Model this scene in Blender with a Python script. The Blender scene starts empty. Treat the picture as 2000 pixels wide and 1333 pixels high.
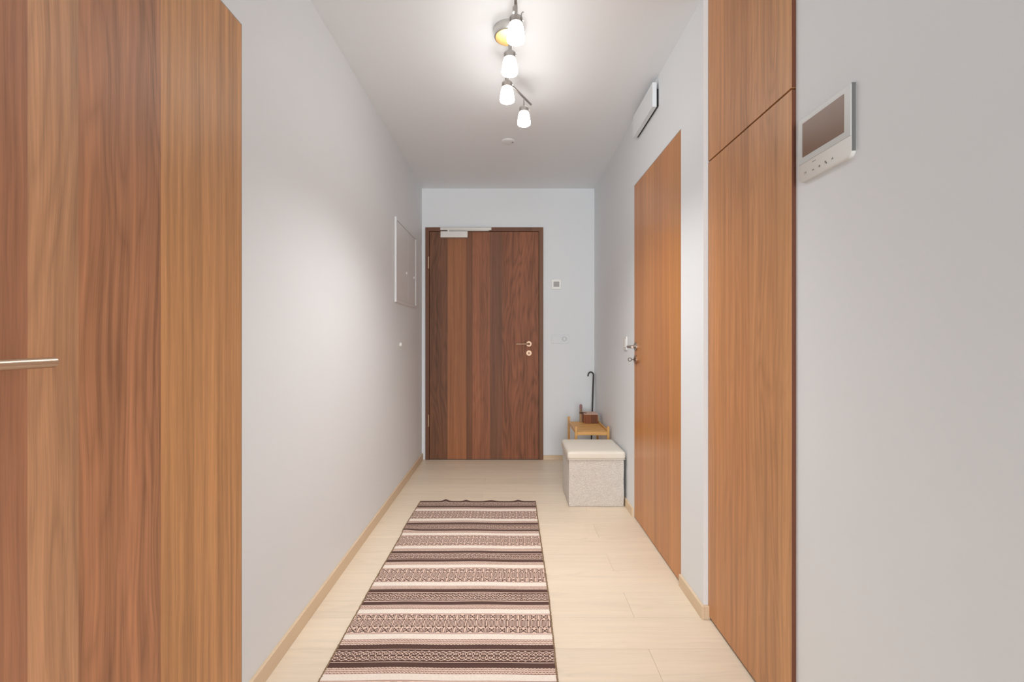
import bpy, bmesh, math, random
from mathutils import Vector, Matrix
import numpy as np
random.seed(7)
PI = math.pi
S = bpy.context.scene
COL = S.collection

# ------------------------------------------------------------------ camera
CAM_Z = 1.12
cam_d = bpy.data.cameras.new('camera')
cam = bpy.data.objects.new('camera', cam_d); COL.objects.link(cam)
cam.location = (0, 0, CAM_Z); cam.rotation_euler = (PI/2, 0, 0)
cam_d.sensor_width = 36.0; cam_d.lens = 16.2
cam_d.shift_x = 0.002; cam_d.shift_y = -0.00375
cam_d.clip_start = 0.05
S.camera = cam

# ------------------------------------------------------------------ world, lights, exposure
w = bpy.data.worlds.new('world'); S.world = w; w.use_nodes = True
w.node_tree.nodes['Background'].inputs[0].default_value = (0.97, 0.98, 1.0, 1)
w.node_tree.nodes['Background'].inputs[1].default_value = 1.2
S.view_settings.view_transform = 'Standard'; S.view_settings.look = 'None'
S.view_settings.gamma = 1.0; S.view_settings.exposure = 0.53
S.view_settings.use_curve_mapping = False

def area(name, loc, rot, sx, sy, power, colr):
    d = bpy.data.lights.new(name, 'AREA'); d.shape = 'RECTANGLE'; d.size = sx; d.size_y = sy
    d.energy = power; d.color = colr
    o = bpy.data.objects.new(name, d); COL.objects.link(o); o.location = loc; o.rotation_euler = rot
    return o
# added fill light, unseen, beyond the open end of the hall
area('hall_fill_light', (0.0, -6.5, 1.30), (PI/2, 0, 0), 2.6, 2.2, 196, (0.91, 0.955, .98))
LAMP_POWER = 22.0

# ------------------------------------------------------------------ helpers
def lin(c):
    def f(v):
        v /= 255.0
        return v/12.92 if v <= .04045 else ((v+.055)/1.055)**2.4
    return (f(c[0]), f(c[1]), f(c[2]), 1.0)

def box(bm, x0, x1, y0, y1, z0, z1, bev=0.0, seg=2):
    vs = [bm.verts.new(p) for p in ((x0,y0,z0),(x1,y0,z0),(x1,y1,z0),(x0,y1,z0),(x0,y0,z1),(x1,y0,z1),(x1,y1,z1),(x0,y1,z1))]
    fs = [bm.faces.new([vs[i] for i in q]) for q in ((0,3,2,1),(4,5,6,7),(0,1,5,4),(1,2,6,5),(2,3,7,6),(3,0,4,7))]
    if bev > 0:
        es = list({e for f in fs for e in f.edges})
        bmesh.ops.bevel(bm, geom=es, offset=bev, segments=seg, affect='EDGES', profile=0.5)

def tube(bm, pts, rad, n=12, cap=True):
    """tube through pts; rad is a number or a list"""
    pts = [Vector(p) for p in pts]
    if not isinstance(rad, (list, tuple)): rad = [rad]*len(pts)
    rings = []; prev = None
    for i, p in enumerate(pts):
        if i == 0: t = pts[1]-pts[0]
        elif i == len(pts)-1: t = pts[-1]-pts[-2]
        else: t = (pts[i+1]-p).normalized() + (p-pts[i-1]).normalized()
        t.normalize()
        if prev is None:
            up = Vector((0,0,1)) if abs(t.z) < .9 else Vector((1,0,0))
            a = t.cross(up).normalized()
        else:
            a = (prev - t*prev.dot(t)).normalized()
        prev = a; b = t.cross(a).normalized()
        rings.append([bm.verts.new(p + (a*math.cos(2*PI*k/n) + b*math.sin(2*PI*k/n))*rad[i]) for k in range(n)])
    for i in range(len(rings)-1):
        for k in range(n):
            bm.faces.new((rings[i][k], rings[i][(k+1)%n], rings[i+1][(k+1)%n], rings[i+1][k]))
    if cap:
        bm.faces.new(rings[0][::-1]); bm.faces.new(rings[-1])

def lathe(bm, prof, n=32, M=None, cap=True):
    """profile of (radius, z); M places it"""
    M = M or Matrix()
    rings = [[bm.verts.new(M @ Vector((r*math.cos(2*PI*k/n), r*math.sin(2*PI*k/n), z))) for k in range(n)] for r, z in prof]
    for i in range(len(rings)-1):
        for k in range(n):
            bm.faces.new((rings[i][k], rings[i][(k+1)%n], rings[i+1][(k+1)%n], rings[i+1][k]))
    if cap:
        bm.faces.new(rings[0][::-1]); bm.faces.new(rings[-1])

def obj(name, bm, m, parent=None, smooth=False, loc=None):
    bmesh.ops.recalc_face_normals(bm, faces=bm.faces[:])
    me = bpy.data.meshes.new(name); bm.to_mesh(me); bm.free()
    if m: me.materials.append(m)
    if smooth:
        me.polygons.foreach_set('use_smooth', [True]*len(me.polygons))
        try: me.set_sharp_from_angle(angle=math.radians(40))
        except Exception: pass
    o = bpy.data.objects.new(name, me); COL.objects.link(o)
    if parent: o.parent = parent
    if loc: o.location = loc
    return o

def tag(o, label=None, cat=None, group=None, kind=None):
    if label: o['label'] = label
    if cat: o['category'] = cat
    if group: o['group'] = group
    if kind: o['kind'] = kind
    return o

def thing(name, loc, label, cat, group=None, kind=None, rz=0):
    o = bpy.data.objects.new(name, None); COL.objects.link(o); o.empty_display_size = .05
    o.location = loc; o.rotation_euler = (0, 0, rz)
    return tag(o, label, cat, group, kind)

def boxes(name, m, parent, lst, bev=0.0, **k):
    bm = bmesh.new()
    for b in lst: box(bm, *b, bev=bev)
    return obj(name, bm, m, parent, **k)

# ------------------------------------------------------------------ materials
class N:
    def __init__(s, name):
        s.m = bpy.data.materials.new(name); s.m.use_nodes = True; s.t = s.m.node_tree
        s.b = s.t.nodes['Principled BSDF']
    def n(s, typ, **k):
        x = s.t.nodes.new(typ)
        for a, v in k.items(): setattr(x, a, v)
        return x
    def l(s, a, b): s.t.links.new(a, b)
    def put(s, sock, v):
        if hasattr(v, 'is_linked') or isinstance(v, bpy.types.NodeSocket): s.l(v, sock)
        else: sock.default_value = v
    def math(s, op, a, b=0.0, c=0.0, clamp=False):
        x = s.n('ShaderNodeMath', operation=op); x.use_clamp = clamp
        s.put(x.inputs[0], a); s.put(x.inputs[1], b); s.put(x.inputs[2], c)
        return x.outputs[0]
    def vec(s, a, b, c):
        x = s.n('ShaderNodeCombineXYZ')
        for i, v in enumerate((a, b, c)): s.put(x.inputs[i], v)
        return x.outputs[0]
    def noise(s, v, scale=1, detail=2, rough=.5, dist=0):
        x = s.n('ShaderNodeTexNoise'); s.l(v, x.inputs['Vector'])
        x.inputs['Scale'].default_value = scale; x.inputs['Detail'].default_value = detail
        x.inputs['Roughness'].default_value = rough; x.inputs['Distortion'].default_value = dist
        return x.outputs['Fac']
    def ramp(s, f, stops, interp='LINEAR'):
        x = s.n('ShaderNodeValToRGB'); x.color_ramp.interpolation = interp
        e = x.color_ramp.elements
        while len(e) < len(stops): e.new(0.5)
        for i, (p, c) in enumerate(stops):
            e[i].position = p; e[i].color = c if len(c) == 4 else (*c, 1)
        s.put(x.inputs[0], f); return x.outputs[0]
    def mix(s, f, a, b, blend='MIX'):
        x = s.n('ShaderNodeMix', data_type='RGBA', blend_type=blend)
        s.put(x.inputs[0], f); s.put(x.inputs[6], a); s.put(x.inputs[7], b)
        return x.outputs[2]
    def bump(s, h, strength, dist):
        x = s.n('ShaderNodeBump'); s.put(x.inputs['Height'], h)
        x.inputs['Strength'].default_value = strength; x.inputs['Distance'].default_value = dist
        s.l(x.outputs[0], s.b.inputs['Normal'])
    def obco(s):
        return s.n('ShaderNodeTexCoord').outputs['Object']
    def sep(s, v):
        x = s.n('ShaderNodeSeparateXYZ'); s.l(v, x.inputs[0]); return x.outputs

def plain(name, c, rough=.5, metal=0.0, spec=.5, coat=0.0):
    k = N(name); k.b.inputs['Base Color'].default_value = lin(c); k.b.inputs['Roughness'].default_value = rough
    k.b.inputs['Metallic'].default_value = metal; k.b.inputs['Specular IOR Level'].default_value = spec
    if coat: k.b.inputs['Coat Weight'].default_value = coat; k.b.inputs['Coat Roughness'].default_value = .15
    v = k.noise(k.obco(), 90, 2); k.bump(v, .04, .0005)
    return k.m

def paint(name, c, rough=.55):
    k = N(name); p = k.obco()
    n1 = k.noise(p, .9, 3); n2 = k.noise(p, 260, 2)
    col = k.mix(n1, lin([v*.985 for v in c]), lin([min(255, v*1.012) for v in c]))
    k.l(col, k.b.inputs['Base Color']); k.b.inputs['Roughness'].default_value = rough
    k.b.inputs['Specular IOR Level'].default_value = .35
    k.bump(n2, .05, .0006)
    return k.m

def scale(c, f): return tuple(min(1, v*f) for v in c[:3]) + (1,)

def veneer(name, axis, strips, root=0.0, rough=.42, amount=1.0):
    """walnut-like veneer. strips: (start along the axis, tone, figure 0..1, seed). axis 0 = x, 1 = y; grain runs up z"""
    k = N(name); p = k.sep(k.obco()); a = k.math('ADD', p[axis], root); z = p[2]
    lo = strips[0][0]; hi = strips[-1][0] + .5
    pos = k.math('DIVIDE', k.math('SUBTRACT', a, lo), hi-lo)
    st = [(max(0, (s[0]-lo)/(hi-lo)), s) for s in strips]
    tone = k.ramp(pos, [(q, lin(s[1])) for q, s in st], 'CONSTANT')
    fig = k.ramp(pos, [(q, (s[2],)*3) for q, s in st], 'CONSTANT')
    seed = k.math('MULTIPLY', k.ramp(pos, [(q, (s[3],)*3) for q, s in st], 'CONSTANT'), 37.0)
    # slow wander of the grain
    wob = k.math('MULTIPLY', k.math('SUBTRACT', k.noise(k.vec(k.math('MULTIPLY', a, 4.0), k.math('MULTIPLY', z, 1.3), seed), 1, 2), .5), k.math('ADD', .012, k.math('MULTIPLY', fig, .10)))
    aw = k.math('ADD', a, wob)
    fine = k.noise(k.vec(k.math('MULTIPLY', aw, 420), k.math('MULTIPLY', z, 9), seed), 1, 4, .6)
    mid = k.noise(k.vec(k.math('MULTIPLY', aw, 75), k.math('MULTIPLY', z, 1.1), seed), 1, 3, .55)
    band = k.noise(k.vec(k.math('MULTIPLY', aw, 17), k.math('MULTIPLY', z, .45), seed), 1, 2, .5)
    # flame figure: contour lines of a tall stretched field
    f = k.noise(k.vec(k.math('MULTIPLY', aw, 9), k.math('MULTIPLY', z, .9), seed), 1, 2.2, .45)
    cont = k.math('PINGPONG', k.math('MULTIPLY', f, 26), 1.0)
    cont = k.math('POWER', cont, 1.6)
    v = k.math('ADD', 1.0, k.math('MULTIPLY', k.math('SUBTRACT', mid, .5), .75*amount))
    v = k.math('ADD', v, k.math('MULTIPLY', k.math('SUBTRACT', fine, .5), .42*amount))
    v = k.math('ADD', v, k.math('MULTIPLY', k.math('SUBTRACT', band, .5), .62*amount))
    v = k.math('SUBTRACT', v, k.math('MULTIPLY', k.math('MULTIPLY', cont, fig), .26*amount))
    col = k.mix(1.0, tone, k.vec(v, v, v), 'MULTIPLY')
    hue = k.mix(k.math('MULTIPLY', band, .5), col, k.mix(1.0, col, (1.03, .93, .87, 1), 'MULTIPLY'))
    k.l(hue, k.b.inputs['Base Color']); k.b.inputs['Roughness'].default_value = rough
    k.b.inputs['Specular IOR Level'].default_value = .4
    k.bump(fine, .08, .0005)
    return k.m

M_wall = paint('wall_paint', (234, 237, 240), .6)
M_ceil = paint('ceiling_paint', (243, 246, 250), .75)
M_dark = plain('dark_gap', (38, 24, 18), .8)
M_steel = plain('brushed_steel', (182, 152, 128), .45, 1.0)
M_nickel = plain('brushed_nickel', (176, 172, 168), .38, .9)
M_canopy = plain('canopy_nickel', (200, 198, 194), .3, .9)
M_alu = plain('aluminium_edge', (168, 160, 150), .45, .6)
M_white = plain('white_plastic', (228, 227, 224), .35)
M_whitegrey = plain('light_grey_plastic', (205, 207, 206), .3)
M_closer = plain('silver_closer', (212, 208, 202), .4, .25)
M_box_white = plain('white_lacquer', (230, 231, 233), .38, 0, .5)
M_steel_soft = plain('satin_steel', (206, 188, 168), .34, 1.0)
M_steel_grey = plain('grey_steel', (180, 170, 162), .4, 1.0)
M_canopy_refl = plain('warm_reflection_metal', (240, 196, 128), .35, .9)  # golden tint stands in for the bright floor's reflection
M_black = plain('shadow_gap_black', (20, 18, 18), .6)

def floor_mat():
    k = N('pale_oak_laminate'); p = k.sep(k.obco())
    r = k.n('ShaderNodeObjectInfo').outputs['Random']
    off = k.math('MULTIPLY', r, 50)
    x = k.math('ADD', p[0], off); y = p[1]
    wob = k.math('MULTIPLY', k.noise(k.vec(k.math('MULTIPLY', x, 2.5), k.math('MULTIPLY', y, 9), off), 1, 2), .03)
    yw = k.math('ADD', y, wob)
    fine = k.noise(k.vec(k.math('MULTIPLY', x, 6), k.math('MULTIPLY', yw, 300), off), 1, 4, .6)
    mid = k.noise(k.vec(k.math('MULTIPLY', x, 1.6), k.math('MULTIPLY', yw, 45), off), 1, 3, .55)
    f = k.noise(k.vec(k.math('MULTIPLY', x, 1.7), k.math('MULTIPLY', yw, 11), off), 1, 2, .5)
    cont = k.math('POWER', k.math('PINGPONG', k.math('MULTIPLY', f, 16), 1.0), 3.0)
    mask = k.math('MULTIPLY', k.noise(k.vec(k.math('MULTIPLY', x, 2.2), k.math('MULTIPLY', yw, 7), k.math('ADD', off, 7.7)), 1, 1), 1.0)
    mask = k.math('MULTIPLY', k.math('SUBTRACT', mask, .45, clamp=True), 3.0, clamp=True)
    v = k.math('ADD', 1.0, k.math('MULTIPLY', k.math('SUBTRACT', fine, .5), .16))
    v = k.math('ADD', v, k.math('MULTIPLY', k.math('SUBTRACT', mid, .5), .20))
    v = k.math('SUBTRACT', v, k.math('MULTIPLY', k.math('MULTIPLY', cont, mask), .10))
    v = k.math('ADD', v, k.math('MULTIPLY', k.math('SUBTRACT', r, .5), .05))
    col = k.mix(1.0, lin((233, 218, 197)), k.vec(v, v, v), 'MULTIPLY')
    col = k.mix(k.math('MULTIPLY', mid, .35), col, k.mix(1.0, col, (1.0, .93, .84, 1), 'MULTIPLY'))
    k.l(col, k.b.inputs['Base Color']); k.b.inputs['Roughness'].default_value = .38
    k.b.inputs['Specular IOR Level'].default_value = .4
    k.bump(fine, .06, .0004)
    return k.m
M_floor = floor_mat()
M_sub = plain('floor_underlay', (120, 96, 70), .9)

def base_mat(name, axis):
    k = N(name); p = k.sep(k.obco())
    a = p[axis]
    fine = k.noise(k.vec(k.math('MULTIPLY', a, 4), k.math('MULTIPLY', p[2], 260), 0.0), 1, 3)
    col = k.mix(fine, lin((214, 188, 156)), lin((230, 207, 178)))
    k.l(col, k.b.inputs['Base Color']); k.b.inputs['Roughness'].default_value = .45
    return k.m
M_base_y = base_mat('oak_baseboard', 1); M_base_x = base_mat('oak_baseboard_cross', 0)

# ------------------------------------------------------------------ the setting
XL, XR, XR2 = -.805, .772, .802      # left wall, right wall, right wall near the camera
YB = 4.214; YN = -4.0; H = 2.48      # back wall, near end of the hall, ceiling
PY0, PY1, PX = 1.294, 1.838, .790    # wardrobe front
L0, L1, LT = .590, 1.385, 2.060      # left door opening (y), top
R0, R1, RT = 2.080, 2.863, 2.062     # right door opening (y), top

# floor: planks laid across the hall
floor = thing('floor', (0, 0, 0), 'pale oak laminate floor of planks laid across the hallway', 'floor', kind='structure')
boxes('floor_underlay', M_sub, floor, [(XL-.1, 1.5, YN-.2, YB+.1, -.06, -.008)])
PW = .1835
def plank_mesh(length):
    bm = bmesh.new(); g = .0003; b = .0007
    x0, x1, y0, y1 = g, length-g, g, PW-g
    lo = [bm.verts.new(p) for p in ((x0,y0,-.008),(x1,y0,-.008),(x1,y1,-.008),(x0,y1,-.008))]
    mi = [bm.verts.new(p) for p in ((x0,y0,-b),(x1,y0,-b),(x1,y1,-b),(x0,y1,-b))]
    up = [bm.verts.new(p) for p in ((x0+b,y0+b,0),(x1-b,y0+b,0),(x1-b,y1-b,0),(x0+b,y1-b,0))]
    for A, B in ((lo, mi), (mi, up)):
        for i in range(4): bm.faces.new((A[i], A[(i+1)%4], B[(i+1)%4], B[i]))
    bm.faces.new(up); bm.faces.new(lo[::-1])
    bmesh.ops.recalc_face_normals(bm, faces=bm.faces[:])
    me = bpy.data.meshes.new('floor_plank'); bm.to_mesh(me); bm.free(); me.materials.append(M_floor)
    return me
plank_cache = {}
def plank(x0, x1, y):
    Lg = round(x1-x0, 4)
    if Lg not in plank_cache: plank_cache[Lg] = plank_mesh(Lg)
    o = bpy.data.objects.new('floor_plank', plank_cache[Lg]); COL.objects.link(o); o.parent = floor; o.location = (x0, y, 0)
y0 = 1.655
kmin = math.ceil((YN - y0)/PW); kmax = int((YB+.02 - y0)/PW)
for kk in range(kmin, kmax+1):
    y = y0 + kk*PW
    xe = XR + .045
    if kk % 2: js = [XL-.02, .4975, xe]
    else: js = [XL-.02, -.19, xe]
    for i in range(len(js)-1): plank(js[i], js[i+1], y)

def structure(name, m, lst, label, cat, bev=0.0):
    return tag(boxes(name, m, None, lst, bev), label, cat, kind='structure')

structure('ceiling', M_ceil, [(XL-.12, 1.5, YN-.2, YB+.1, H, H+.1)], 'plain white ceiling above the hallway', 'ceiling')
structure('wall_left', M_wall, [(XL-.12, XL, YN-.2, L0, 0, H), (XL-.12, XL, L0, L1, LT, H), (XL-.12, XL, L1, YB, 0, H)],
          'long white left wall between the near wooden door and the entrance', 'wall')
D0, D1, DT = -.772, .304, 2.122      # entrance frame outer x and top
structure('wall_back', M_wall, [(XL-.12, D0+.01, YB, YB+.12, 0, H), (D1-.01, 1.0, YB, YB+.12, 0, H), (D0+.01, D1-.01, YB, YB+.12, DT-.01, H)],
          'white end wall around the dark entrance door', 'wall')
structure('wall_right', M_wall, [(XR, XR+.12, R1, YB, 0, H), (XR, XR+.12, R0, R1, RT, H), (XR, XR+.12, PY1, R0, 0, H)],
          'white right wall holding the narrow wooden interior door', 'wall')
structure('wall_right_near', M_wall, [(XR2, XR2+.12, YN-.2, PY0-.002, 0, H)],
          'white near right wall carrying the intercom monitor', 'wall')

# baseboards
structure('baseboard_left', M_base_y, [(XL, XL+.012, L1+.01, YB, 0, .058), (XL, XL+.012, YN, L0-.01, 0, .058)],
          'pale oak baseboard along the foot of the long left wall', 'baseboard', .0015)
structure('baseboard_back', M_base_x, [(D1+.001, XR, YB-.012, YB, 0, .042)], 'short oak baseboard right of the entrance door', 'baseboard', .0015)
structure('baseboard_right', M_base_y, [(XR-.012, XR, R1+.012, YB-.013, 0, .052)],
          'oak baseboard from behind the ottoman to the right door', 'baseboard', .0015)
structure('baseboard_corner', M_base_y, [(XR-.012, XR, PY1-.012, R0-.004, 0, .052), (XR, PX+.004, PY1-.012, PY1, 0, .052)],
          'oak baseboard wrapping the white pier between door and wardrobe', 'baseboard', .0015)
structure('baseboard_near', M_base_y, [(XR2-.012, XR2, YN, PY0-.06, 0, .052)],
          'oak baseboard under the wall with the intercom', 'baseboard', .0015)

# ------------------------------------------------------------------ lever handle pieces
def lever(parent, p, nrm, along, length, r=.0085, m=None, rose=.026, neck=.055):
    """p on the door face; nrm out of the face; along = direction of the grip"""
    m = m or M_steel; p = Vector(p); n = Vector(nrm); a = Vector(along)
    bm = bmesh.new(); pts = [p + n*.002]
    c = p + n*neck; R = .016
    pts.append(p + n*(neck-R))
    for i in range(1, 7):
        t = PI/2*i/6
        pts.append(c - n*R + n*R*math.sin(t) + a*R*(1-math.cos(t)))
    pts += [c + a*(length-.0015), c + a*length]
    tube(bm, pts, [r]*(len(pts)-1) + [r*.82], 20)
    h = obj('handle', bm, m, parent, True)
    bm = bmesh.new()
    Mx = Matrix.Translation(p) @ Vector((0,0,1)).rotation_difference(n).to_matrix().to_4x4()
    lathe(bm, [(rose, 0), (rose, .007), (rose-.0015, .0085), (r+.0035, .0085), (r+.0035, .013), (r+.0005, .014)], 36, Mx)
    obj('handle_rose', bm, m, h, True)
    return h

def lock(parent, p, nrm, key=False, m=M_steel):
    p = Vector(p); n = Vector(nrm)
    Mx = Matrix.Translation(p) @ Vector((0,0,1)).rotation_difference(n).to_matrix().to_4x4()
    bm = bmesh.new(); lathe(bm, [(.026, 0), (.026, .007), (.0245, .0085), (.010, .0085), (.010, .0095)], 36, Mx)
    o = obj('lock_rose', bm, m, parent, True)
    bm = bmesh.new(); lathe(bm, [(.0075, .004), (.0075, .0135), (.0065, .0140)], 20, Mx)
    obj('lock_cylinder', bm, plain('cylinder_metal', (120, 104, 92), .4, .9), o, True)
    if key:
        bm = bmesh.new()
        c = p + n*.039
        side = Vector((0, 1, 0)); up = Vector((0, 0, 1))
        pts = [c + (n*math.cos(t) + up*math.sin(t))*.0105 for t in [2*PI*i/20 for i in range(21)]]
        tube(bm, pts, .0022, 8, False)
        tube(bm, [p + n*.013, p + n*.029], .003, 8)
        obj('key', bm, plain('dark_key_metal', (120, 110, 108), .4, .8), o, True)
    return o

# ------------------------------------------------------------------ door_1: flush door in the left wall
d1 = thing('door_1', (XL, L1, 0), 'large flush walnut door in the near left wall', 'door', kind='structure')
# strips are listed from near to far; the far strip is the light orange one
Mv1 = veneer('walnut_left_door_leaf', 1, [(.50, (190, 134, 102), .15, .11), (.766, (206, 156, 118), .5, .37), (.859, (192, 136, 100), .6, .64), (1.059, (204, 151, 103), .12, .92)], L1, .42, 1.25)
boxes('door_leaf', Mv1, d1, [(-.040, 0, L0+.003-L1, -.003, .008, LT-.003)], .0006)
boxes('door_frame', M_alu, d1, [(-.075, -.0008, -.0025, .0, 0, LT), (-.075, -.0008, L0-L1, L0-L1+.0025, 0, LT), (-.075, -.0008, L0-L1, 0, LT-.0025, LT),
                                (-.075, -.041, L0-L1, -.002, 0, LT)])  # last slab is added backing, blocks light leaking round the leaf
lever(d1, (0, L0+.052-L1, 1.079), (1, 0, 0), (0, 1, 0), .112, r=.0085, m=M_steel_soft, neck=.060)
lock(d1, (0, L0+.052-L1, .995), (1, 0, 0))

# ------------------------------------------------------------------ door_2: entrance
d2 = thing('door_2', (-.2365, YB, 0), 'dark walnut entrance door with frame at the end of the hall', 'door', kind='structure')
rx = .2365
Mv2 = veneer('walnut_entrance_leaf', 0, [(-.80, (112, 70, 44), .2, .21), (-.735, (118, 76, 50), .9, .21), (-.572, (152, 98, 62), .15, .55), (-.400, (124, 78, 50), .1, .31),
                                  (-.345, (150, 94, 64), .5, .71), (-.183, (122, 80, 56), .2, .43), (-.075, (146, 90, 60), 1.0, .91)], -rx, .55, 1.25)
Mvf = veneer('walnut_entrance_frame', 0, [(-.80, (112, 72, 50), 0, .2), (.2, (122, 84, 58), 0, .4)], -rx, .5, .6)
# leaf in two faces: y from -0.012 (front) back
boxes('door_leaf', Mv2, d2, [(-.735+rx, .262+rx, -.008, .045, .006, 2.083)], .0008)
f0, f1 = D0+rx, D1+rx
boxes('door_frame', Mvf, d2, [(f0, -.738+rx, -.014, .10, 0, DT), (.265+rx, f1, -.014, .10, 0, DT), (-.738+rx, .265+rx, -.014, .10, 2.086, DT)], .001)
boxes('gap_backing', M_dark, d2, [(-.738+rx, .265+rx, .047, .060, 0, 2.086)])  # dark sheet added behind the leaf to seal and darken its gaps
boxes('threshold', M_dark, d2, [(-.738+rx, .265+rx, -.004, .05, 0, .0055)])
def yz(y, dep=YB): return CAM_Z + (659-y)*dep/900
h2 = lever(d2, (.173+rx, -.008, 1.058), (0, -1, 0), (-1, 0, 0), .118, r=.0075, neck=.05)
lock(d2, (.173+rx, -.008, .975), (0, -1, 0))
for zt in (1.800, .360):
    bm = bmesh.new(); tube(bm, [(-.742+rx, -.017, zt-.05), (-.742+rx, -.017, zt+.05)], .0075, 12)
    for s in (-1, 1): lathe(bm, [(.0085, 0), (.0085, .004)], 12, Matrix.Translation((-.742+rx, -.017, zt+s*.052-.002)))
    obj('hinge', bm, M_steel, d2, True)
# closer with slide rail
cl = boxes('door_closer', M_closer, d2, [(-.628+rx, -.382+rx, -.055, -.008, 2.022, 2.078)], .003)
boxes('slide_rail', M_closer, cl, [(-.632+rx, -.168+rx, -.036, -.014, 2.092, 2.116)], .0015)
boxes('closer_arm', M_closer, cl, [(-.560+rx, -.190+rx, -.034, -.022, 2.084, 2.0905), (-.566+rx, -.548+rx, -.045, -.022, 2.078, 2.092)], .0008)

# ------------------------------------------------------------------ door_3: flush door in the right wall
d3 = thing('door_3', (XR, R0, 0), 'tall narrow flush orange-brown wooden door in the right wall', 'door', kind='structure')
Mv3 = veneer('walnut_right_door', 1, [(2.0, (198, 138, 86), .1, .17), (2.24, (192, 132, 84), .25, .67), (2.47, (198, 138, 86), .1, .47), (2.66, (194, 130, 76), .15, .87)], R0, .32, .65)
boxes('door_leaf', Mv3, d3, [(0, .040, .003, R1-R0-.003, .008, RT-.003)], .0006)
boxes('door_frame', M_alu, d3, [(.0008, .075, R1-R0-.0025, R1-R0, 0, RT), (.0008, .075, 0, .0025, 0, RT), (.0008, .075, 0, R1-R0, RT-.0025, RT),
                                (.041, .075, .002, R1-R0, 0, RT)])  # backing slab added behind the leaf against light leaks
lever(d3, (0, R1-R0-.045, 1.062), (-1, 0, 0), (0, -1, 0), .118, r=.008, m=M_steel_grey, neck=.055)
lock(d3, (0, R1-R0-.045, .983), (-1, 0, 0), key=True)

# ------------------------------------------------------------------ wardrobe
wd = thing('built_in_wardrobe', (PX, PY0, 0), 'tall flush walnut wardrobe beside the white pier on the right', 'wardrobe')
Mvw = veneer('walnut_wardrobe', 1, [(1.2, (202, 151, 106), .3, .13), (1.36, (196, 144, 101), .55, .33), (1.52, (192, 138, 95), .4, .53), (1.70, (198, 142, 96), .15, .73)], PY0, .42, .95)
GZ = 1.818
wl = PY1-PY0
dl = boxes('wardrobe_door', Mvw, wd, [(0, .019, .0, wl-.002, .012, GZ-.003)], .0006)
du = boxes('wardrobe_door', Mvw, wd, [(0, .019, .0, wl-.002, GZ+.003, H-.012)], .0006)
M_edge = veneer('walnut_dark_edge', 0, [(-.1, (112, 66, 46), .2, .3)], 0, .5, .8)
for d, z0_, z1_ in ((dl, .012, GZ-.003), (du, GZ+.003, H-.012)):
    boxes('edge_band', M_edge, d, [(.0012, .0185, -.0012, .0, z0_+.001, z1_-.001)])
boxes('carcass', M_dark, wd, [(.021, .50, .005, wl-.001, .0, H-.002)])
boxes('plinth', plain('plinth', (70, 50, 38), .6), wd, [(.012, .0205, 0.0, wl-.002, 0, .009)])  # dark colour stands in for the shadow gap under the door

# ------------------------------------------------------------------ intercom on the near right wall
ic = thing('video_intercom', (XR2, 1.166, 1.539), 'white video intercom with a brown reflection painted on the screen and rounded bottom corners', 'intercom')
def rounded_slab(x0, x1, y0, y1, z0, z1, r, n=8, bev=.0015):
    """slab standing on a wall: thickness along x, rounded outline in y,z (bottom corners r)"""
    pts = []
    for cy, cz, a0, rr in ((y1, z1, 0, .004), (y0, z1, PI/2, .004), (y0, z0, PI, r), (y1, z0, 1.5*PI, r)):
        sy = -1 if cy == y1 else 1; sz = -1 if cz == z1 else 1
        for i in range(n+1):
            t = a0 + PI/2*i/n
            pts.append((cy + sy*rr + rr*math.cos(t), cz + sz*rr + rr*math.sin(t)))
    bm = bmesh.new()
    A = [bm.verts.new((x1, p[0], p[1])) for p in pts]
    B = [bm.verts.new((x0+bev, p[0], p[1])) for p in pts]
    cyc = (y0+y1)/2; czc = (z0+z1)/2
    C = [bm.verts.new((x0, cyc + (p[0]-cyc)*(1-bev*2/(y1-y0)), czc + (p[1]-czc)*(1-bev*2/(z1-z0)))) for p in pts]
    m = len(pts)
    for P, Q in ((A, B), (B, C)):
        for i in range(m): bm.faces.new((P[i], P[(i+1)%m], Q[(i+1)%m], Q[i]))
    bm.faces.new(C); bm.faces.new(A[::-1])
    return bm
yn, yf = 1.068-1.166, 1.2645-1.166
obj('housing', rounded_slab(-.0105, 0, yn, yf, 0, .173, .018), M_white, ic, True)
boxes('screen_bezel', M_whitegrey, ic, [(-.0118, -.0100, yn+.002, yf-.002, .050, .171)], .0006)
M_screen = plain('screen_reflected_brown', (124, 92, 70), .3, 0, .4)  # brown base colour paints in the opposite wooden door's reflection
boxes('screen', M_screen, ic, [(-.0123, -.0115, 1.090-1.166, 1.2446-1.166, .066, .157)])
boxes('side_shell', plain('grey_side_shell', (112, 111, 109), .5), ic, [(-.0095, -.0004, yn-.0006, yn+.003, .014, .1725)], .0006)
M_icon = plain('grey_icon', (138, 136, 134), .5)
def icon_at(px, py): # wall position seen at a photo pixel
    d = .790*900/(px-996); return d-1.166, CAM_Z+(659-py)*d/900-1.539
ics = [(1571.6, 338), (1587, 331.7), (1599.5, 324.5), (1612, 317), (1624.7, 309.5)]
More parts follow.
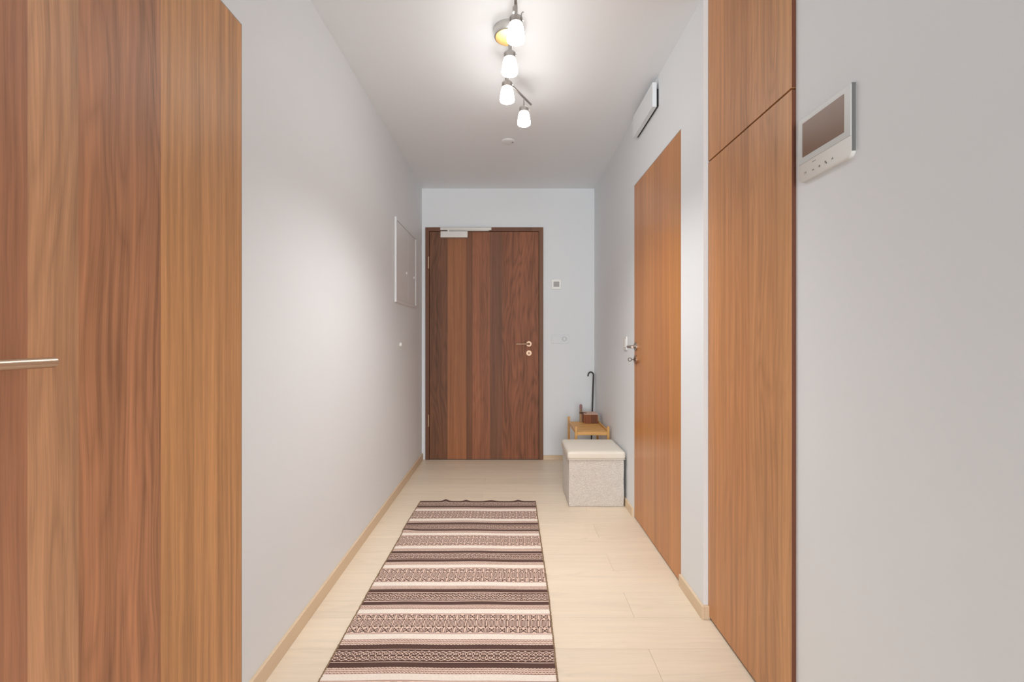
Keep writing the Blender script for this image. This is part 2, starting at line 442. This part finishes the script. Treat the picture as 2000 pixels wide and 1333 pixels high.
for i, (px, py) in enumerate(ics):
    y, z = icon_at(px, py); bm = bmesh.new(); X0, X1 = -.0110, -.0104
    if i == 0:   # note-like mark
        box(bm, X0, X1, y-.004, y+.004, z+.001, z+.002); box(bm, X0, X1, y-.004, y-.003, z-.003, z+.002); box(bm, X0, X1, y+.002, y+.004, z-.003, z-.0015)
    elif i == 1: # camera
        box(bm, X0, X1, y-.003, y+.003, z-.0015, z+.0015)
    elif i == 2: # bell
        lathe(bm, [(.003, X0), (.003, X1)], 12, Matrix.Translation((0, y, z)) @ Matrix.Rotation(PI/2, 4, 'Y') @ Matrix.Scale(-1, 4, (0,0,1)) @ Matrix.Rotation(PI, 4, 'Y'))
    elif i == 3: # handset
        for s in (-1, 1): box(bm, X0, X1, y+s*.0022-.0014, y+s*.0022+.0014, z+s*.0026-.0016, z+s*.0026+.0016)
        vs = [bm.verts.new((X0, y+a, z+b)) for a, b in ((-.0034, -.0024), (-.0010, -.0036), (.0034, .0024), (.0010, .0036))]; bm.faces.new(vs)
    else:        # key / door release
        box(bm, X0, X1, y-.0028, y+.0028, z-.002, z+.0008); box(bm, X0, X1, y-.0005, y+.0005, z+.0008, z+.0035)
    obj('touch_icon', bm, M_icon, ic)
y, z = icon_at(1588.5, 314.6)
bm = bmesh.new()
for j in range(6):
    yy = y + (j-2.5)*-.0024
    if j % 2: box(bm, -.0110, -.0104, yy-.0008, yy+.0008, z-.0007, z+.0007)
    else:
        box(bm, -.0110, -.0104, yy-.0008, yy+.0008, z+.0004, z+.0008); box(bm, -.0110, -.0104, yy-.0008, yy+.0008, z-.0008, z-.0004)
obj('printed_mark', bm, M_icon, ic)

# ------------------------------------------------------------------ vent cover on the right wall
vt = thing('ventilation_cover', (XR, 2.39, 2.316), 'white rectangular ventilation cover high on the right wall near the ceiling', 'vent')
boxes('cover_plate', M_wall, vt, [(-.033, -.011, 0, .385, 0, .127)], .001)
boxes('duct_collar', M_black, vt, [(-.0112, 0, .004, .381, .006, .096)])  # black fill behind the plate, painting in its shadow gap

# ------------------------------------------------------------------ fittings on the left and back walls
cb = thing('electrical_cabinet', (XL, 3.22, 1.367), 'white flush distribution cabinet with two doors high on the left wall', 'cabinet')
cw, ch = .69, .598
boxes('cabinet_frame', M_box_white, cb, [(0, .012, 0, .020, 0, ch), (0, .012, cw-.020, cw, 0, ch), (0, .012, .020, cw-.020, 0, .020), (0, .012, .020, cw-.020, ch-.020, ch)], .0012)
for (a, b, kn) in ((.022, .385, .330), (.387, cw-.022, .60)):
    d = boxes('cabinet_door', M_box_white, cb, [(0, .008, a, b, .022, ch-.022)], .001)
    bm = bmesh.new(); lathe(bm, [(.010, 0), (.010, .005), (.008, .007)], 16, Matrix.Translation((.008, kn, .245)) @ Matrix.Rotation(PI/2, 4, 'Y'))
    obj('latch', bm, M_white, d, True)

bm = bmesh.new(); lathe(bm, [(.0155, 0), (.0155, .010), (.013, .016), (.006, .018)], 24, Matrix.Rotation(PI/2, 4, 'Y'))
o = obj('wall_bumper', bm, M_white, None, True, loc=(XL, 3.37, 1.067)); tag(o, 'small round white bumper on the left wall below the cabinet', 'bumper')

M_bright = plain('bright_white_plastic', (250, 249, 246), .4)
th = thing('thermostat', (.4235, YB, 1.603), 'square white thermostat with grey centre right of the entrance door', 'thermostat')
boxes('thermostat_frame', M_bright, th, [(-.045, .045, -.014, 0, -.045, .045)], .003)
boxes('dial_panel', plain('thermostat_grey', (176, 174, 171), .5), th, [(-.026, .026, -.0155, -.012, -.024, .024)], .001)

sk = thing('wall_socket', (.459, YB, 1.104), 'double white wall plate with blank switch and round power socket', 'socket')
boxes('socket_frame', M_wall, sk, [(-.080, .080, -.008, 0, -.041, .041)], .002)
boxes('switch_rocker', M_wall, sk, [(-.069, -.014, -.0105, -.007, -.027, .027)], .001)
bm = bmesh.new(); box(bm, .010, .066, -.0100, -.007, -.028, .028, .001)
si = obj('socket_insert', bm, M_wall, sk)
bm = bmesh.new(); lathe(bm, [(.0205, .0), (.0205, .0014), (.0185, .0014), (.0185, .0)], 28, Matrix.Translation((.038, -.0098, 0)) @ Matrix.Rotation(PI/2, 4, 'X'))
for sx in (-1, 1): lathe(bm, [(.003, 0), (.003, .0006)], 10, Matrix.Translation((.038+sx*.0095, -.0098, 0)) @ Matrix.Rotation(PI/2, 4, 'X'))
obj('socket_well', bm, plain('socket_shadow_grey', (120, 118, 115), .5), si, True)

ls = thing('light_switch', (XR, 3.07, 1.080), 'white light switch plate beside the handle of the right door', 'switch')
boxes('switch_frame', M_white, ls, [(-.009, 0, -.042, .042, -.044, .044)], .002)
boxes('switch_rocker', M_white, ls, [(-.0125, -.008, -.027, .027, -.028, .028)], .0015)

sd = thing('smoke_detector', (-.012, 3.196, H), 'small flat round white detector on the ceiling beyond the lamp', 'detector')
bm = bmesh.new(); lathe(bm, [(.046, 0), (.046, -.003), (.042, -.006), (.020, -.008), (.018, -.008)], 36)
obj('detector_body', bm, M_ceil, sd, True)
bm = bmesh.new(); lathe(bm, [(.006, -.006), (.006, -.0085)], 12, Matrix.Translation((.030, 0, 0)))
obj('sensor_eye', bm, M_icon, sd, True)

# ------------------------------------------------------------------ ceiling lamp
lp = thing('ceiling_spot_lamp', (-.005, 2.03, H), 'brushed nickel ceiling lamp with four frosted white glass shades', 'lamp')
lx, ly = -.005, 2.03
def L(x, y, z): return (x-lx, y-ly, z-H)
bm = bmesh.new()
lathe(bm, [(.0655, 0), (.0655, -.034), (.0635, -.038), (.0600, -.0395)], 48)
obj('canopy', bm, M_canopy, lp, True)
bm = bmesh.new(); lathe(bm, [(.0600, -.0393), (.0590, -.0402), (.010, -.0405)], 48); tag(obj('canopy_plate', bm, M_canopy_refl, lp, True), 'underside plate with golden floor reflection painted in')
RZ = CAM_Z + 1.278
segs = [((.0205, 1.79), (-.016, 2.29)), ((-.021, 2.275), (.115, 2.522)), ((.020, 1.80), (.026, 1.54))]
for i, (a, b) in enumerate(segs):
    bm = bmesh.new(); z = RZ + (.0 if i == 0 else -.004)
    tube(bm, [L(a[0], a[1], z), L(b[0], b[1], z)], .0058, 12)
    obj('rail', bm, M_nickel, lp, True)
bm = bmesh.new(); tube(bm, [L(.003, 2.03, RZ), L(.003, 2.03, H-.038)], .008, 12); obj('stem', bm, M_nickel, lp, True)
for a in ((.0203, 1.797), (-.0165, 2.283)):
    bm = bmesh.new(); lathe(bm, [(.010, -.012), (.010, .010)], 16, Matrix.Translation(L(a[0], a[1], RZ))); obj('rail_joint', bm, M_nickel, lp, True)

def shade_mat():
    k = N('lit_frosted_glass'); p = k.sep(k.obco())
    k.b.inputs['Base Color'].default_value = (.9, .9, .88, 1); k.b.inputs['Roughness'].default_value = .3
    t = k.math('MULTIPLY', k.math('SUBTRACT', p[2], 0.0), 1/.070, clamp=True)
    colr = k.ramp(t, [(0, (1, .99, .97)), (.6, (1, .98, .94)), (1, (1, .93, .84))])
    st = k.ramp(t, [(0, (1, 1, 1)), (.5, (.75, .75, .75)), (.82, (.10, .10, .10)), (1, (.028, .028, .028))])
    k.l(colr, k.b.inputs['Emission Color']); k.l(k.math('MULTIPLY', st, 25.0), k.b.inputs['Emission Strength'])
    return k.m
M_shade = shade_mat()
shades = [(.0225, 1.76, .004), (-.001, 1.979, 0), (-.0135, 2.21, -.002), (.0745, 2.452, 0)]
for i, (x, y, tilt) in enumerate(shades):
    zb = CAM_Z + 1.130   # bottom of the glass
    sh = bmesh.new()
    prof = [(.003, .004), (.020, .0015), (.0300, .0008), (.0335, .003), (.0347, .008), (.0343, .016), (.0300, .046), (.0270, .062), (.0245, .068), (.019, .070)]
    lathe(sh, prof, 36)
    so = obj('lamp_shade', sh, M_shade, lp, True); so.location = L(x, y, zb)
    bm = bmesh.new()
    lathe(bm, [(.0195, .067), (.0195, .086), (.017, .094), (.008, .098)], 24)
    sk_ = obj('lamp_socket', bm, M_nickel, lp, True); sk_.location = L(x, y, zb)
    bm = bmesh.new()
    hz = RZ - zb; s_ = []
    # u-shaped yoke and the stem up to the rail
    for k_ in range(9):
        t = PI*k_/8; s_.append((.0225*math.cos(t), 0, .088 + .014*math.sin(t)))
    s_ = [(.0225, 0, .074)] + s_ + [(-.0225, 0, .074)]
    tube(bm, s_, .0034, 8)
    tube(bm, [(0, 0, .100), (0, 0, hz)], .0045 if i == 3 else .0065, 10)
    tube(bm, [(.0225, 0, .080), (.030, 0, .080)], .003, 8)
    yk = obj('yoke', bm, M_nickel, lp, True); yk.location = L(x, y, zb)
    if i == 0:
        bm = bmesh.new(); tube(bm, [(.0215, .004, .094), (.021, .004, .106), (.024, .004, .114), (.030, .004, .116)], .0022, 8)
        hk = obj('hook', bm, M_nickel, lp, True); hk.location = L(x, y, zb)
    pl = bpy.data.lights.new('bulb', 'SPOT'); pl.energy = LAMP_POWER; pl.color = (1.0, .99, .97); pl.shadow_soft_size = .03
    pl.spot_size = math.radians(122); pl.spot_blend = 1.0
    po = bpy.data.objects.new('bulb_light', pl); COL.objects.link(po); po.location = (x, y, zb-.004)

# ------------------------------------------------------------------ rug
RY0, RY1 = 1.10, 3.132
def rug_tone(s, u, row):
    """s distance from the middle of a wide band, u = metres across, returns colour index 0..4"""
    CREAM, DARK, PINK, ROSE, LIGHT = 0, 1, 2, 3, 4
    a = abs(s)
    if a < .0575:
        P = .0405; t = (u/P) % 1.0; c = abs(t-.5)*2          # 0 in the middle, 1 at the border of a motif
        v = a
        if v < .021:                                          # slits with light outlines
            ci = int(round(u/.0027)) % 15
            if v > .0180: return PINK if ci % 7 in (2, 3, 4) else DARK
            return PINK if ci % 2 == 0 else DARK
        zig = .0245 + .007*c
        if abs(v-zig) < .0016: return PINK
        if v < zig: return DARK if int(t*12) % 3 else PINK
        if c < .42:                                           # knot
            w_ = (v-.032)/.022
            k = abs(c/.42 - abs(2*w_-1))
            if k < .30: return DARK
            return PINK
        if v > .0545: return DARK
        return PINK if int((c-.42)/.58*5) % 2 == 1 else DARK
    if a < .0620: return PINK
    if a < .0645: return ROSE
    if a < .0950: return CREAM
    if a < .1240:
        q = (a-.095)/.029*3 + .14*math.sin(u*2*PI/.012)
        return ROSE if (q % 1.0) < .42 else LIGHT
    if a < .1490: return DARK
    if a < .1530: return PINK
    v = .1835 - a                                             # narrow band, mirrored about .1835
    P = .0245; t = (u/P) % 1.0; c = abs(t-.5)*P*1000          # mm from the middle
    vm = v*1000
    if vm > 27.5: return DARK
    ring = math.hypot(c, (vm-9.5)*.85)
    if ring < 2.6: return DARK
    if ring < 5.2: return PINK
    wav = 9.3 + 2.0*math.cos(vm/19*2*PI)
    if vm < 22 and abs(c-wav) < 1.3: return PINK
    if vm >= 19 and abs(vm-(24-c*.55)) < 1.7: return PINK
    return DARK
def build_rug():
    dx, dy = .0027, .0027
    nx = int(.78/dx); ny = int((RY1-RY0)/dy)
    xs = np.linspace(0, 1, nx+1); ys = np.linspace(RY0, RY1, ny+1)
    def left(y):  return np.interp(y, [1.1, 1.4956, 2.1, 2.6, 2.72, 3.14], [-.621, -.618, -.619, -.612, -.618, -.607])
    def right(y): return np.interp(y, [1.1, 1.4956, 2.0, 2.6, 3.14], [.150, .153, .166, .168, .172])
    X, Y = np.meshgrid(xs, ys)
    XX = left(Y) + (right(Y)-left(Y))*X
    Z = .0045 + .0006*np.sin(XX*9+Y*4) + .0005*np.sin(Y*23+XX*3)
    e = np.clip((Y-3.085)/.047, 0, 1)
    bumps = sum(np.exp(-((XX-c)/w_)**2)*h for c, w_, h in ((-.435, .022, .012), (-.298, .020, .009), (-.13, .035, .007), (.055, .022, .009)))
    Z = Z + e**2*bumps
    m1 = np.exp(-((Y-2.66)/.03)**2)*np.exp(-((XX+.60)/.05)**2)*.007
    Z = Z + m1
    wave = (.0022*np.sin(XX*7+.6) + .0011*np.sin(XX*19+1+Y*3))*np.clip((3.12-Y)/.12, 0, 1)
    co = np.stack([XX, Y-wave, Z], -1).reshape(-1, 3)
    idx = np.arange((nx+1)*(ny+1)).reshape(ny+1, nx+1)
    f = np.stack([idx[:-1, :-1], idx[:-1, 1:], idx[1:, 1:], idx[1:, :-1]], -1).reshape(-1, 4)
    # sides
    nv = len(co)
    bord = np.concatenate([idx[0, :], idx[1:, -1], idx[-1, -2::-1], idx[-2:0:-1, 0]])
    low = co[bord].copy(); low[:, 2] = np.maximum(0.0005, low[:, 2]-.004)
    co = np.concatenate([co, low]); nb = len(bord); li = nv + np.arange(nb)
    sf = np.stack([bord, li, np.roll(li, -1), np.roll(bord, -1)], -1)
    fa = np.concatenate([f, sf])
    me = bpy.data.meshes.new('striped_rug')
    me.vertices.add(len(co)); me.vertices.foreach_set('co', co.ravel())
    me.loops.add(fa.size); me.loops.foreach_set('vertex_index', fa.ravel())
    me.polygons.add(len(fa)); me.polygons.foreach_set('loop_start', np.arange(0, fa.size, 4))
    me.polygons.foreach_set('use_smooth', np.ones(len(fa), dtype=bool))
    me.update(); me.validate()
    pal = np.array([lin((238, 226, 214)), lin((92, 70, 64)), lin((226, 198, 182)), lin((158, 118, 108)), lin((222, 200, 184))])
    cols = np.zeros((len(fa), 4), dtype=np.float32); cols[:] = pal[1]
    yc = (ys[:-1]+ys[1:])/2
    period = .366; c0 = 2.893
    rng = np.random.default_rng(3)
    k = 0
    for j in range(ny):
        for i in range(nx):
            s = (yc[j]-c0 + period/2) % period - period/2
            cols[k] = pal[rug_tone(s, i*dx, j)]; k += 1
    jit = rng.uniform(.94, 1.05, (len(f), 1)); cols[:len(f), :3] *= jit
    at = me.attributes.new('weave', 'FLOAT_COLOR', 'FACE'); at.data.foreach_set('color', cols.ravel())
    n = N('woven_cotton'); a = n.n('ShaderNodeAttribute', attribute_name='weave')
    n.l(a.outputs['Color'], n.b.inputs['Base Color']); n.b.inputs['Roughness'].default_value = .95
    n.b.inputs['Specular IOR Level'].default_value = .1
    p = n.sep(n.obco())
    rib = n.math('ADD', n.math('SINE', n.math('MULTIPLY', p[1], 2*PI/.0054)), n.math('MULTIPLY', n.math('SINE', n.math('MULTIPLY', p[0], 2*PI/.0054)), .6))
    n.bump(n.math('ADD', rib, n.math('MULTIPLY', n.noise(n.obco(), 700, 2), .8)), .25, .0008)
    me.materials.append(n.m)
    o = bpy.data.objects.new('striped_rug', me); COL.objects.link(o)
    # overcast stitch along the long edges
    me_m = plain('edge_yarn', (142, 118, 94), .95, 0, .1)
    for fn, sx in ((left, -1), (right, 1)):
        bm = bmesh.new(); y = RY0; pts = []; rad = []; i = 0
        while y < RY1:
            x = float(fn(np.array(y))) + sx*.001 + random.uniform(-.001, .001)
            lift = .006*math.exp(-((y-2.66)/.03)**2) if sx < 0 else 0
            pts.append((x, y, .0042+lift)); rad.append(.0026 + .0012*(i % 2) + random.uniform(-.0003, .0003)); y += .0055; i += 1
        tube(bm, pts, rad, 6)
        obj('edge_binding', bm, me_m, o, True)
    return o
rug = build_rug()
tag(rug, 'long woven runner rug with brown, pink and cream stripes on the floor', 'rug')

# ------------------------------------------------------------------ ottoman
ot = thing('storage_ottoman', (.570, 3.216, 0), 'cream cube storage ottoman with padded lid beside the right wall', 'ottoman')
def ottoman_mat(name, c, boucle):
    k = N(name); p = k.obco()
    if boucle:
        v = k.n('ShaderNodeTexVoronoi'); k.l(p, v.inputs['Vector']); v.inputs['Scale'].default_value = 150
        n1 = k.noise(p, 120, 4, .6)
        h = k.math('ADD', k.math('MULTIPLY', v.outputs['Distance'], -1.0), n1)
        col = k.mix(k.noise(p, 60, 4, .7), lin([x*.90 for x in c]), lin([min(255, x*1.07) for x in c]))
        k.bump(h, .9, .005)
        k.b.inputs['Sheen Weight'].default_value = .2
    else:
        h = k.noise(p, 220, 3); col = k.mix(k.noise(p, 5, 2), lin([x*.985 for x in c]), lin(c)); k.bump(h, .06, .001)
    k.l(col, k.b.inputs['Base Color']); k.b.inputs['Roughness'].default_value = .9 if boucle else .5
    return k.m
def puffy(hx, hy, z0, z1, r, n, dome, wrinkle, seed):
    """rounded box with a domed top, fine grid"""
    bm = bmesh.new()
    bmesh.ops.create_cube(bm, size=2)
    bmesh.ops.subdivide_edges(bm, edges=bm.edges[:], cuts=n, use_grid_fill=True)
    from mathutils import noise as mn
    hz = (z1-z0)/2; zc = (z0+z1)/2
    for v in bm.verts:
        q = Vector((v.co.x*hx, v.co.y*hy, v.co.z*hz))
        inner = Vector((max(-hx+r, min(hx-r, q.x)), max(-hy+r, min(hy-r, q.y)), max(-hz+r, min(hz-r, q.z))))
        d = q-inner
        if d.length > 1e-9 : q = inner + d.normalized()*r
        if v.co.z > .6: q.z += dome*(1-v.co.x**2)*(1-v.co.y**2)
        nn = mn.noise(Vector((q.x*14+seed, q.y*14, q.z*9)))*wrinkle
        nd = Vector((v.co.x, v.co.y, 0)); 
        if abs(v.co.z) < .98 and nd.length > 0:
            if abs(v.co.x) > .98: q.x += math.copysign(nn, v.co.x)
            if abs(v.co.y) > .98: q.y += math.copysign(nn, v.co.y)
        v.co = Vector((q.x, q.y, q.z+zc))
    return bm
obj('ottoman_body', puffy(.181, .180, 0.0, .318, .006, 30, 0, .004, 3), ottoman_mat('boucle_fabric', (224, 216, 208), True), ot, True)
lid = obj('ottoman_lid', puffy(.191, .190, .314, .366, .016, 26, .006, .0008, 9), ottoman_mat('cream_leatherette', (230, 222, 209), False), ot, True)
bm = bmesh.new()
for s in (-1, 1):
    tube(bm, [(-.186, s*.1865, .3155), (.186, s*.1865, .3155)], .0022, 6); tube(bm, [(s*.1875, -.183, .3155), (s*.1875, .183, .3155)], .0022, 6)
obj('lid_seam', bm, lid.data.materials[0], lid, True)

# ------------------------------------------------------------------ bamboo rack behind the ottoman
def bamboo(name, c):
    k = N(name); p = k.sep(k.obco())
    f = k.noise(k.vec(k.math('MULTIPLY', p[0], 8), k.math('MULTIPLY', p[1], 90), k.math('MULTIPLY', p[2], 30)), 1, 3)
    k.l(k.mix(f, lin([x*.88 for x in c]), lin([min(255, x*1.06) for x in c])), k.b.inputs['Base Color']); k.b.inputs['Roughness'].default_value = .4
    return k.m
M_bam = bamboo('bamboo', (222, 168, 98))
rk = thing('bamboo_shoe_rack', (.624, 3.715, 0), 'small slatted bamboo rack in the corner behind the cream ottoman', 'rack')
rw, rd = .131, .225
for sx in (-1, 1):
    for sy in (-1, 1):
        x = sx*(rw-.009); y = sy*(rd-.010)
        boxes('leg', M_bam, rk, [(x-.009, x+.009, y-.010, y+.010, 0, .442)], .003)
for sx in (-1, 1):
    for z in (.392, .150):
        boxes('side_rail', M_bam, rk, [(sx*(rw-.009)-.006, sx*(rw-.009)+.006, -rd+.020, rd-.020, z-.008, z+.020)], .002)
for z in (.395, .153):
    for i in range(9):
        y = -rd+.035 + i*(2*rd-.07)/8
        boxes('slat', M_bam, rk, [(-rw+.0155, rw-.0155, y-.0155, y+.0155, z-.004, z+.005)], .0015)
for sy in (-1, 1):
    boxes('end_rail', M_bam, rk, [(-rw+.0185, rw-.0185, sy*(rd-.010)-.006, sy*(rd-.010)+.006, .375, .400)], .002)

# wooden box on the rack
bx = thing('wooden_box', (.676, 3.905, .4005), 'ribbed brown wooden box with pale lid on the bamboo rack', 'box')
M_wb = veneer('ribbed_box_wood', 0, [(-.1, (150, 88, 52), .1, .2), (.0, (128, 74, 46), .1, .6)], 0, .5, 1.3)
M_ribdark = plain('rib_groove', (70, 36, 20), .7)
boxes('box_core', M_ribdark, bx, [(-.054, .054, -.064, .062, .0, .072)], .001)
for i in range(10):
    x = -.0575 + (i+.5)*.0115
    boxes('rib', M_wb, bx, [(x-.0043, x+.0043, -.068, -.0635, 0, .0725)], .001)
for s in (-1, 1):
    for i in range(11):
        y = -.064 + (i+.5)*.0115
        boxes('rib', M_wb, bx, [(s*.0555-.002, s*.0555+.002, y-.0050, y+.0050, 0, .0725)], .001)
boxes('box_lid', plain('pale_pink_wood', (214, 178, 158), .5), bx, [(-.0575, .0575, -.067, .064, .0728, .0785)], .0015)

# brush standing left of the box
br = thing('shoe_brush', (.600, 3.90, .4005), 'wooden brush standing upright with mauve tip left of the box', 'brush')
bm = bmesh.new()
lathe(bm, [(.0120, 0), (.0125, .004), (.0115, .045), (.0110, .075)], 20); obj('brush_head', bm, bamboo('brush_wood', (176, 140, 100)), br, True)
bm = bmesh.new(); lathe(bm, [(.0125, .073), (.0125, .086)], 20); obj('brush_collar', bm, plain('dark_collar', (84, 48, 34), .5), br, True)
bm = bmesh.new(); lathe(bm, [(.0110, .086), (.0115, .112), (.0120, .114)], 20); obj('brush_neck', bm, bamboo('brush_neck_wood', (150, 122, 96)), br, True)
bm = bmesh.new(); lathe(bm, [(.0120, .113), (.0125, .135), (.0105, .147), (.005, .151)], 20); obj('brush_tip', bm, plain('mauve_tip', (150, 112, 112), .6), br, True)
bm = bmesh.new(); tube(bm, [(.006, -.004, .082), (.018, -.012, .0825), (.044, -.030, .0815)], [.004, .0035, .0025], 8); obj('brush_cord', bm, plain('dark_cord', (74, 44, 32), .6), br, True)

# walking cane
cn_m = plain('dark_cane_lacquer', (42, 26, 24), .35)
bm = bmesh.new()
# straight shaft leaning into the corner, hooked top
p0 = Vector((.704, 4.02, .004)); p1 = Vector((.757, 4.175, .775))
pts = [p0, p0.lerp(p1, .3), p0.lerp(p1, .6), p1]; rad = [.0058, .0066, .0076, .0072]
cx = p1 + Vector((-.024, 0, .0))
for i in range(1, 11):
    t = PI*.92*i/10
    pts.append(cx + Vector((.024*math.cos(t), 0, .028*math.sin(t)))); rad.append(.0071 - .0001*i)
pts.append(cx + Vector((-.0265, 0, -.010))); rad.append(.0066)
tube(bm, pts, rad, 12)
cn = obj('walking_cane', bm, cn_m, None, True); tag(cn, 'dark cane with hooked handle leaning in the corner behind the rack', 'cane')
